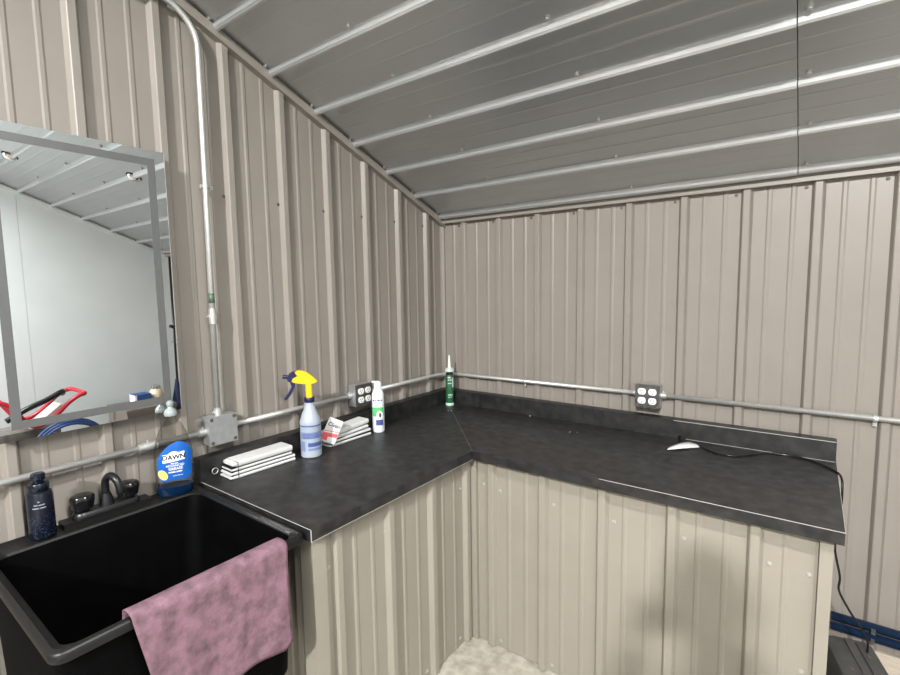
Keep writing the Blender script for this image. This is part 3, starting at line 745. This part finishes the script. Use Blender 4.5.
tg = tag(obj('paper_tag', bm, M['paper'], pc, smooth=True), 'curved white paper tag')
md = tg.modifiers.new('thickness', 'SOLIDIFY'); md.thickness = .0008

# ------------------------------------------------------------------ blue pipes, case on the floor
for z, lab in ((.2315, 'upper of two blue air pipes low on the back wall right of the worktop'), (.1925, 'lower of two blue air pipes low on the back wall right of the worktop')):
    t = thing('air_pipe', lab, 'pipe', (1.87, -.042, z), 0, 'blue air pipes')
    obj('pipe', tube(B(), [(0, 0, 0), (W - 1.90, 0, 0)], .0158, 16), M['bluepipe'], t, smooth=True)
    bm = B(); box(bm, .116, .128, -.0190, .0425, -.0180, -.0155); box(bm, .116, .128, -.0185, -.0150, -.0180, .004)
    obj('clip', bm, M['cover'], t, bevel=.001)
cs = thing('equipment_case', 'dark grey plastic case on the floor behind the worktop end under the blue pipes', 'case', (1.935, -.30, 0), math.radians(14))
loops = [rr(-.075, .075, -.12, .12, .02, 0), rr(-.078, .078, -.125, .125, .02, .02), rr(-.075, .075, -.12, .12, .02, .21), rr(-.066, .066, -.11, .11, .025, .245), rr(-.055, .055, -.10, .10, .025, .252)]
obj('shell', loft(B(), loops), M['case'], cs, smooth=40)
bm = B(); box(bm, -.012, .012, -.126, .095, .2505, .2575)
obj('ridge', bm, M['case'], cs, bevel=.003)
obj('groove', box(B(), .014, .021, -.098, .085, .2512, .2532), M['void'], cs)
obj('latch', box(B(), -.03, .03, -.1285, -.115, .12, .17), M['blackp'], cs, bevel=.003)
for x, y in ((-.035, -.06), (.042, -.06), (.036, .02)): screw(cs, (x, y, .252), (0, 0, 1), SCREWD)

# ------------------------------------------------------------------ things seen only in the mirror
pw = thing('pressure_washer', 'red tube framed machine with black hose and silver label, reflected low in the mirror', 'machine', (3.10, -1.34, 0))
pw.scale = (1, 1, 1.085)
fr = B()
for dx in (-.17, .17):
    tube(fr, spline([(dx, -.30, .12), (dx, -.30, .66), (dx, -.22, .69), (dx, -.10, .66), (dx, .02, .50), (dx, .14, .52), (dx, .26, .62), (dx, .33, .66)], 6), .016, 10)
tube(fr, spline([(-.17, .33, .66), (-.15, .37, .665), (.0, .385, .66), (.15, .37, .665), (.17, .33, .66)], 5), .016, 10)
cyl(fr, (-.17, -.30, .14), (.17, -.30, .14), .016); cyl(fr, (-.17, .02, .50), (.17, .02, .50), .016)
obj('frame', fr, M['redpaint'], pw, smooth=True)
bm = box(B(), -.14, .14, -.22, .20, .16, .46); eng = obj('engine_body', bm, M['engine'], pw, bevel=.02)
tag(obj('label_plate', prism(B(), [(.02, .47), (.05, .47), (.24, .60), (.21, .61)], -.15, .02, 'x'), M['label_silver'], pw), 'silver label plate')
obj('hose', tube(B(), spline([(-.19, -.12, .56), (-.19, .0, .62), (-.18, .12, .66), (-.16, .22, .70), (-.10, .24, .68)], 6), .019, 10), M['blackp'], pw, smooth=True)
for dx in (-.20, .20):
    wh = obj('wheel', cyl(B(), (dx - .03, -.18, .13), (dx + .03, -.18, .13), .13, 24), M['blackp'], pw, bevel=.015)
    obj('hub', cyl(B(), (dx - .034, -.18, .13), (dx + .034, -.18, .13), .05, 16), M['redpaint'], wh)
obj('foot', box(B(), -.15, .15, .12, .18, 0, .18), M['blackp'], pw)
hc_ = thing('air_hose', 'coiled blue air hose reflected in the bottom of the mirror', 'hose', (2.80, -1.13, 0))
bm = B()
for k in range(5):
    R0 = .21 + .012 * (k % 3); xx = -.05 + .022 * k
    tube(bm, [(xx + .004 * math.sin(3 * a), R0 * math.cos(a), R0 * math.sin(a) + .33) for a in [2 * PI * i / 36 for i in range(37)]], .011, 8)
obj('coil', bm, M['hose'], hc_, smooth=True)
bm = cyl(B(), (-.09, 0, .34), (.06, 0, .34), .10, 24); obj('reel_drum', bm, M['lampbody'], hc_, smooth=40)
obj('reel_stand', loft(B(), [rr(-.10, .08, -.14, .14, .02, 0, 3), rr(-.06, .04, -.03, .03, .01, .28, 3)]), M['engine'], hc_, smooth=40)
bx = thing('storage_box', 'grey brown carton on the floor by the white wall, reflected behind the soap cap', 'box', (3.25, -.455, 0))
obj('box_body', box(B(), -.22, .22, -.20, .20, 0, .475), M['carton'], bx, bevel=.004)
obj('lid', box(B(), -.225, .225, -.205, .205, .46, .495), M['carton'], bx, bevel=.004)
b2 = thing('blue_carton', 'small blue and white carton reflected above the mirror bottom strip', 'box', (3.22, -.47, .495))
obj('carton_body', box(B(), -.06, .06, -.07, .06, 0, .10), mat('blue_card', (.03, .09, .28), .6), b2, bevel=.003)
obj('carton_side', box(B(), -.061, .061, -.071, -.055, .002, .098), M['white'], b2)
b3 = thing('canister', 'cream canister with chrome lid reflected beside the blue carton', 'canister', (3.22, -.34, .495))
obj('canister_body', lathe(B(), [(.045, 0), (.055, .01), (.06, .06), (.05, .11), (.035, .125)], 24), M['cream'], b3, smooth=40)
obj('lid', lathe(B(), [(.036, .122), (.040, .130), (.034, .155), (.015, .165)], 24), M['chrome'], b3, smooth=40)
um = thing('folded_umbrella', 'long dark pole ending in a navy folded bundle, reflected at the mirror right edge', 'umbrella', (3.22, -.150, 0))
obj('pole', cyl(B(), (0, 0, 0), (.02, .02, 1.84), .010), M['blackp'], um, smooth=True)
obj('fabric', lathe(B(), [(.02, .10), (.075, .14), (.08, .28), (.062, .42), (.030, .58), (.012, .68)], 14), M['navycloth'], um, smooth=40)
obj('handle_knob', tube(B(), [(.01, .01, 1.18), (-.02, -.03, 1.19)], .016), M['blackp'], um, smooth=True)

# ------------------------------------------------------------------ the person whose shadow falls on the cabinet
def skin_mesh(nodes, edges, root, sub=2):
    me = bpy.data.meshes.new('skin'); me.from_pydata([n[:3] for n in nodes], edges, [])
    o = bpy.data.objects.new('skin', me); COL.objects.link(o)
    o.modifiers.new('s', 'SKIN'); sd = o.modifiers.new('d', 'SUBSURF'); sd.levels = sub
    for i, n in enumerate(nodes):
        d = me.skin_vertices[0].data[i]; d.radius = (n[3], n[4] if len(n) > 4 else n[3]); d.use_root = (i == root)
    dg = bpy.context.evaluated_depsgraph_get(); dg.update()
    out = bpy.data.meshes.new_from_object(o.evaluated_get(dg)); bpy.data.objects.remove(o); bpy.data.meshes.remove(me)
    return out
PX, PY, YAW = 1.88, -2.56, math.radians(36.56)
pn = thing('person', 'standing person holding up a phone, whose shadow falls on the right cabinet', 'person', (PX, PY, 0), YAW)
PH = (.051, .262, 1.478)                       # the phone in the person's frame
nodes = [(0, 0, .96, .150, .115), (0, .005, 1.12, .135, .105), (0, 0, 1.32, .155, .110), (0, -.005, 1.44, .10, .07), (0, .01, 1.52, .056), (0, .025, 1.59, .055)]
edges = [(0, 1), (1, 2), (2, 3), (3, 4), (4, 5)]
for s_ in (-1, 1):
    k = len(nodes); wx = PH[0] + s_ * .112
    el = (.250, .06, 1.165) if s_ > 0 else (-.225, .085, 1.175)
    nodes += [(s_ * .175, -.005, 1.425, .060), (el[0], el[1], el[2], .043), ((el[0] + wx) / 2, .15, 1.30, .038), (wx, .225, 1.435, .027)]
    edges += [(2, k), (k, k + 1), (k + 1, k + 2), (k + 2, k + 3)]
    k = len(nodes)
    nodes += [(s_ * .092, 0, .86, .092), (s_ * .100, .02, .50, .062), (s_ * .105, 0, .34, .056), (s_ * .105, -.02, .09, .042), (s_ * .115, .05, .045, .042, .035), (s_ * .122, .15, .033, .036, .026)]
    edges += [(0, k), (k, k + 1), (k + 1, k + 2), (k + 2, k + 3), (k + 3, k + 4), (k + 4, k + 5)]
meshes = [skin_mesh(nodes, edges, 0)]
for s_ in (-1, 1):                              # hands: palm beside the phone, four fingers in front, thumb behind
    wx = PH[0] + s_ * .112; px = PH[0] + s_ * .098
    hn = [(wx, .225, 1.435, .026, .020), (px + s_ * .006, .243, 1.462, .030, .015), (px, .252, 1.478, .030, .012)]; he = [(0, 1), (1, 2)]
    meshes.append(skin_mesh(hn, he, 0))
    for q, ln_ in enumerate((.020, .024, .023, .017)):
        z = PH[2] + .034 - .019 * q
        fn_ = [(px + s_ * .004, .250, PH[2] + .018 - .012 * q, .0095), (px - s_ * .002, .268, z, .0088), (px - s_ * .014, .277, z + .001, .0080), (px - s_ * (.014 + ln_), .2765, z, .0068)]
        meshes.append(skin_mesh(fn_, [(0, 1), (1, 2), (2, 3)], 0))
    tn = [(wx - s_ * .004, .235, 1.452, .013), (px - s_ * .004, .238, 1.472, .0115), (px - s_ * .024, .244, 1.492, .0095), (px - s_ * .044, .247, 1.498, .0080)]
    meshes.append(skin_mesh(tn, [(0, 1), (1, 2), (2, 3)], 0))
bm = B()
for me in meshes: bm.from_mesh(me)
hx, hy, hz = 0, .045, 1.655                     # head
def headpt(u, v):
    th = 2 * PI * u; ph = PI * v
    x = .074 * math.sin(ph) * math.sin(th); y = .094 * math.sin(ph) * math.cos(th); z = -.115 * math.cos(ph)
    t = (z + .115) / .23; front = max(0, math.cos(th))
    x *= .84 + .16 * min(1, t * 2.2); y *= .80 + .20 * min(1, t * 2.5) if y > 0 else 1
    if front > .955 and .36 < t < .58: y += .024 * (front - .955) / .045 * max(0, 1 - abs(t - .42) / (.06 if t < .42 else .16))
    if .52 < t < .62 and .82 < front < .95: y -= .007
    if t < .12 and front > .6: y += .010
    if .24 < t < .31 and front > .85: y += .004 if t < .27 else -.003
    return (hx + x, hy + y, hz + z)
NU, NV = 40, 28
hv = [[bm.verts.new(headpt(i / NU, max(.02, min(.98, j / NV)))) for i in range(NU)] for j in range(NV + 1)]
for j in range(NV):
    for i in range(NU): bm.faces.new([hv[j][i], hv[j][(i + 1) % NU], hv[j + 1][(i + 1) % NU], hv[j + 1][i]])
bm.faces.new(hv[0][::-1]); bm.faces.new(hv[-1])
for s_ in (-1, 1):
    sphere(bm, (s_ * .073, .035, 1.655), .026, 1.2, 10)
po = obj('body', bm, None, pn, smooth=True)
for m in (M['skin'], M['shirt'], M['jeans'], M['shoe']): po.data.materials.append(m)
for p in po.data.polygons:
    c = p.center; arm = abs(c.x - PH[0]) < .17 and c.y > .19 and c.z > 1.36
    p.material_index = 3 if c.z < .085 else 2 if c.z < .97 else 0 if (c.z > 1.505 or arm) else 1
bm = B(); loops = []
for j in range(9):
    v = .50 + .49 * j / 8
    lp = []
    for i in range(NU):
        x, y, z = headpt(i / NU, v); k_ = 1.10 if math.cos(2 * PI * i / NU) < .55 or v > .72 else .93
        lp.append((hx + (x - hx) * k_, hy + (y - hy) * k_ - .004, z + (.008 if v > .7 else 0)))
    loops.append(lp)
tag(obj('hair', loft(B(), loops), M['hair'], pn, smooth=True), 'short dark hair')
bm = B()
for s_ in (-1, 1): sphere(bm, (s_ * .031, .045 + .080, 1.668), .0095, 1, 10)
ey = obj('eyes', bm, M['white'], pn, smooth=True)
bm = B()
for s_ in (-1, 1): sphere(bm, (s_ * .031, .045 + .0875, 1.6675), .0042, 1, 8)
obj('iris', bm, M['hair'], ey, smooth=True)
bm = B()
for s_ in (-1, 1): tube(bm, [(s_ * .018, .045 + .088, 1.684), (s_ * .032, .045 + .084, 1.688), (s_ * .046, .045 + .073, 1.684)], [.0035, .004, .002], 8)
obj('eyebrows', bm, M['hair'], pn, smooth=True)
p_ = Vector(headpt(0, .40)); p_ = Vector((0, p_.y, 1.612))
lips = B(); q_ = [Vector(headpt(a_, .385)) for a_ in (.955, .98, 0, .02, .045)]
tube(lips, q_, [.002, .004, .0045, .004, .002], 8)
obj('lips', lips, mat('lips', (0.38, 0.15, 0.12), 0.5), pn, smooth=True)
ph = thing('smartphone', 'dark smartphone held up sideways by the person', 'phone', (0, 0, 0))
ph.matrix_world = Matrix.Translation((PX, PY, 0)) @ Matrix.Rotation(YAW, 4, 'Z') @ Matrix.Translation(PH)
obj('case', box(B(), -.074, .074, -.010, -.001, -.036, .036), M['glossblack'], ph, bevel=.003)

for x_, y_, lab in ((2.725, -1.333, 'round chrome disc on the ceiling reflected at the upper left of the mirror'), (1.932, -.895, 'round chrome disc on the ceiling reflected near the mirror right strip')):
    t = thing('ceiling_disc', lab, 'ceiling fitting', (x_, y_, ceil_z(y_)), 0, 'chrome ceiling discs')
    t.rotation_euler = (-math.atan(SL), 0, 0)
    obj('dome', lathe(B(), [(.038, -.002), (.040, -.006), (.032, -.022), (.015, -.032)], 24), M['chrome'], t, smooth=40)
    obj('base_ring', lathe(B(), [(.046, .004), (.046, -.004), (.041, -.006)], 24), M['void'], t, smooth=40)

# ------------------------------------------------------------------ lamps
def shop_light(x, y, label, ln=1.2, power=100.0, drop=0.09, rx=0.0, panel=False):
    z = ceil_z(y) - drop
    t = thing('shop_light', label, 'light', (x, y, z)); t.rotation_euler = (rx, 0, 0)
    obj('housing', box(B(), -ln / 2, ln / 2, -.08, .08, .0, .04), M['lampbody'], t, bevel=.004)
    obj('diffuser', box(B(), -ln / 2 + .01, ln / 2 - .01, -.065, .065, -.012, -.001), M['lamp'], t)
    if not panel:
        for sx in (-1, 1): obj('hanger', cyl(B(), (sx * ln * .4, 0, .04), (sx * ln * .4, 0, drop + .01), .004), M['galv'], t)
    for i in range(1 if panel else 5):
        li = bpy.data.lights.new('tube_glow', 'AREA' if panel else 'POINT'); li.energy = power / (1 if panel else 5); li.color = LCOL
        if panel: li.shape = 'RECTANGLE'; li.size = ln; li.size_y = .13
        else: li.shadow_soft_size = 0.07
        lo = bpy.data.objects.new('tube_glow', li); COL.objects.link(lo); lo.parent = t
        lo.location = (0, 0, -.016) if panel else ((i - 2) * ln * .21, 0, -.085)
    return t
LCOL = (1.0, .99, .965)
def flood_light(loc, aim, power):
    t = thing('flood_light', 'white flood lamp hanging high behind the viewer, aimed at the worktop corner', 'light', loc)
    t.rotation_mode = 'QUATERNION'; t.rotation_quaternion = (Vector(aim) - Vector(loc)).to_track_quat('-Z', 'Y')
    obj('housing', box(B(), -.16, .16, -.11, .11, 0, .06), M['lampbody'], t, bevel=.006)
    obj('diffuser', box(B(), -.14, .14, -.09, .09, -.008, -.001), M['lamp'], t)
    br = B()
    for sx in (-1, 1): tube(br, [(sx * .17, 0, .03), (sx * .17, .12, .16), (0, .24, .27)], .008, 8)
    obj('bracket', br, M['galv'], t, smooth=True)
    li = bpy.data.lights.new('flood_glow', 'AREA'); li.shape = 'RECTANGLE'; li.size = .26; li.size_y = .16; li.energy = power; li.color = LCOL
    lo = bpy.data.objects.new('flood_glow', li); COL.objects.link(lo); lo.parent = t; lo.location = (0, 0, -.012)
flood_light((2.55, -6.5, 4.15), (0.9, -.4, 1.0), 570)
shop_light(2.3, -2.05, 'flat white light panel under the ceiling above the viewer', power=105, drop=.085, rx=-math.atan(SL), panel=True)

w = bpy.data.worlds.new('world'); SC.world = w; w.use_nodes = True
w.node_tree.nodes['Background'].inputs['Color'].default_value = (0.02, 0.02, 0.02, 1)

# ------------------------------------------------------------------ camera
cam = bpy.data.cameras.new('camera'); co = bpy.data.objects.new('camera', cam); COL.objects.link(co)
cam.sensor_width = 36.0; cam.lens = 488.672 / 900 * 36.0; cam.clip_start = 0.02
yaw, pit, rol = math.radians(36.5601), math.radians(-5.5956), math.radians(-.90063)
fw = Vector((-math.sin(yaw) * math.cos(pit), math.cos(yaw) * math.cos(pit), math.sin(pit)))
rt = Vector((math.cos(yaw), math.sin(yaw), 0)); upv = rt.cross(fw)
r2 = rt * math.cos(rol) + upv * math.sin(rol); u2 = -rt * math.sin(rol) + upv * math.cos(rol)
m4 = Matrix((r2, u2, -fw)).transposed().to_4x4(); m4.translation = Vector((1.75817, -2.30880, 1.49217))
co.matrix_world = m4
SC.camera = co
SC.view_settings.view_transform = 'Standard'; SC.view_settings.look = 'None'; SC.view_settings.gamma = 1.0
SC.view_settings.exposure = 0.0; SC.view_settings.use_curve_mapping = False
